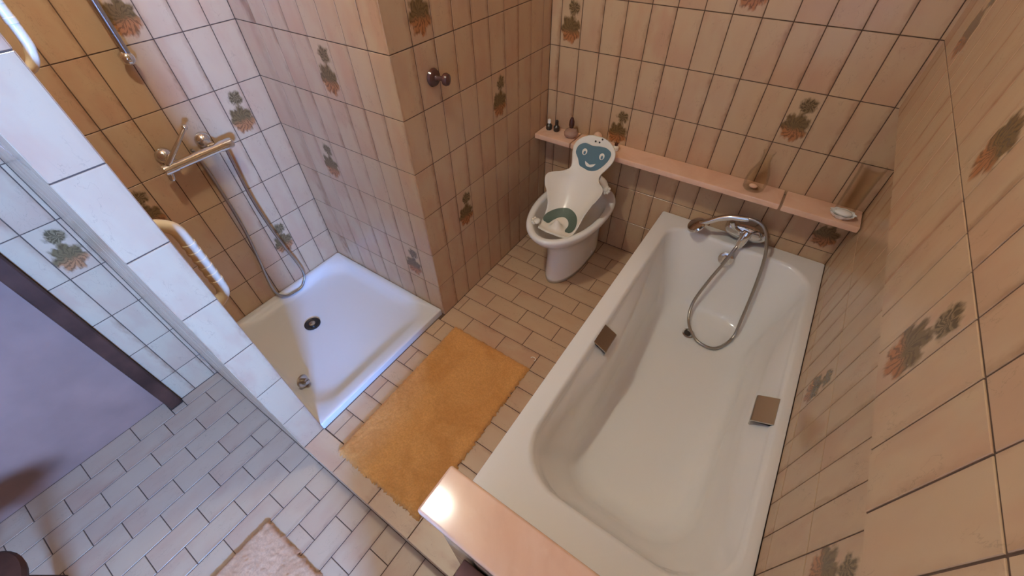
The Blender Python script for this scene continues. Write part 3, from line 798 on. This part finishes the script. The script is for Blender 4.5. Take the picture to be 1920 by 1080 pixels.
grab(-1.140, 1.42, 1.62, .030, .0085, 'cream plastic grab bar at head height behind the partition edge')

# ------------------------------------------------------------------ rugs
def rug(name, label, x0, x1, y0, y1, z, mat, skew=0.0, fuzz=.006, hgt=.016, nx=84, ny=120):
    me_v, fs = [], []
    rnd = random.Random(len(label))
    for j in range(ny + 1):
        for i in range(nx + 1):
            u, v = i / nx, j / ny
            x = x0 + (x1 - x0) * u + skew * v; y = y0 + (y1 - y0) * v
            e = min(u * (x1 - x0), (1 - u) * (x1 - x0), v * (y1 - y0), (1 - v) * (y1 - y0))
            k = min(1.0, e / .018)
            h = hgt * (math.sqrt(max(0.0, 1 - (1 - k) ** 2))) + (rnd.random() - .5) * .0045 * (0.4 + 0.6 * k)
            if e < .004:
                h = 0.0005
                x += (rnd.random() - .5) * 2 * fuzz; y += (rnd.random() - .5) * 2 * fuzz
            else:
                x += (rnd.random() - .5) * .004; y += (rnd.random() - .5) * .004
            me_v.append((x, y, z + max(.0005, h)))
    for j in range(ny):
        for i in range(nx):
            a = j * (nx + 1) + i; fs.append((a, a + 1, a + nx + 2, a + nx + 1))
    me = bpy.data.meshes.new(name); me.from_pydata(me_v, [], fs)
    o = link(name, me, mat, None, True)
    return tag(o, label, 'rug')
rug('bath_rug', 'orange pile bath rug on the tiles between shower tray and bathtub', -.962, -.520, .118, .868, .0015, 'rug', -.012)
rug('bath_rug', 'pale pink bath rug on the lower floor in front of the step', -1.068, -.42, -.95, -.198, ZN + .001, 'mat', 0.0, nx=100)
rg = MB()
rg.tube([(-.545 + .012 * math.cos(t), .921 + .010 * math.sin(t), .004) for t in [math.radians(a) for a in range(-40, 200, 20)]], .0022, 8)
tag(rg.build('plastic_ring', 'plastic', None, True), 'tiny white open plastic ring on tiles at the rug corner', 'ring')

# ------------------------------------------------------------------ wooden things at the lower picture edge
cb = thing('wooden_cabinet', 'reddish brown slatted wooden cabinet under the marble ledge', 'cabinet', (0, -.08, ZN))
part(MB().box(-.232, .24, -.30, .088, ZN + .001, .355, .004), 'body', 'wood', cb)
for i in range(8):
    y_ = .094 - .050 * i
    part(MB().box(-.242, .25, y_ - .042, y_, .3555, .378, .004), 'slat', 'red_wood' if i % 2 == 0 else 'pale_wood', cb)
for i in range(2):
    dd = part(MB().box(-.248, -.2335, -.285 + i * .190, -.285 + i * .190 + .182, ZN + .02, .340, .003), 'cabinet_door', 'red_wood', cb)
    part(MB().ball((-.255, -.20 + i * .190 + (.06 if i == 0 else -.06), .12), .009), 'knob', 'knob', dd)
sto = thing('wooden_stool', 'small round dark brown wooden stool near the door', 'stool', (-1.405, -.805, ZN))
part(MB().lathe([(0, .30), (.13, .30), (.145, .306), (.15, .32), (.145, .334), (.12, .34), (0, .34)], (-1.405, -.805, ZN), n=40), 'seat', 'wood', sto)
for k in range(3):
    t = math.radians(30 + 120 * k)
    part(MB().tube([(-1.405 + .085 * math.cos(t), -.805 + .085 * math.sin(t), ZN + .302), (-1.405 + .13 * math.cos(t), -.805 + .13 * math.sin(t), ZN + .001)], [.014, .017], 12, smooth=False), 'leg', 'wood', sto)

# ------------------------------------------------------------------ ceiling lamp
lm = thing('ceiling_lamp', 'round warm ceiling lamp above the shower front', 'lamp', (-.91, .345, ZC))
part(MB().lathe([(0, 0), (.07, 0), (.07, -.02), (.045, -.035), (0, -.035)], (-.91, .345, ZC), n=28), 'base', 'ceramic', lm)
gm, gN, gL, gB = new_mat('lamp_globe')
gB.inputs['Emission Color'].default_value = LAMP_COLOR; gB.inputs['Emission Strength'].default_value = LAMP_POWER
gB.inputs['Base Color'].default_value = (.9, .9, .9, 1)
part(MB().ball((-.91, .345, ZC - .105), .050, n=24), 'globe', gm, lm, True, False)
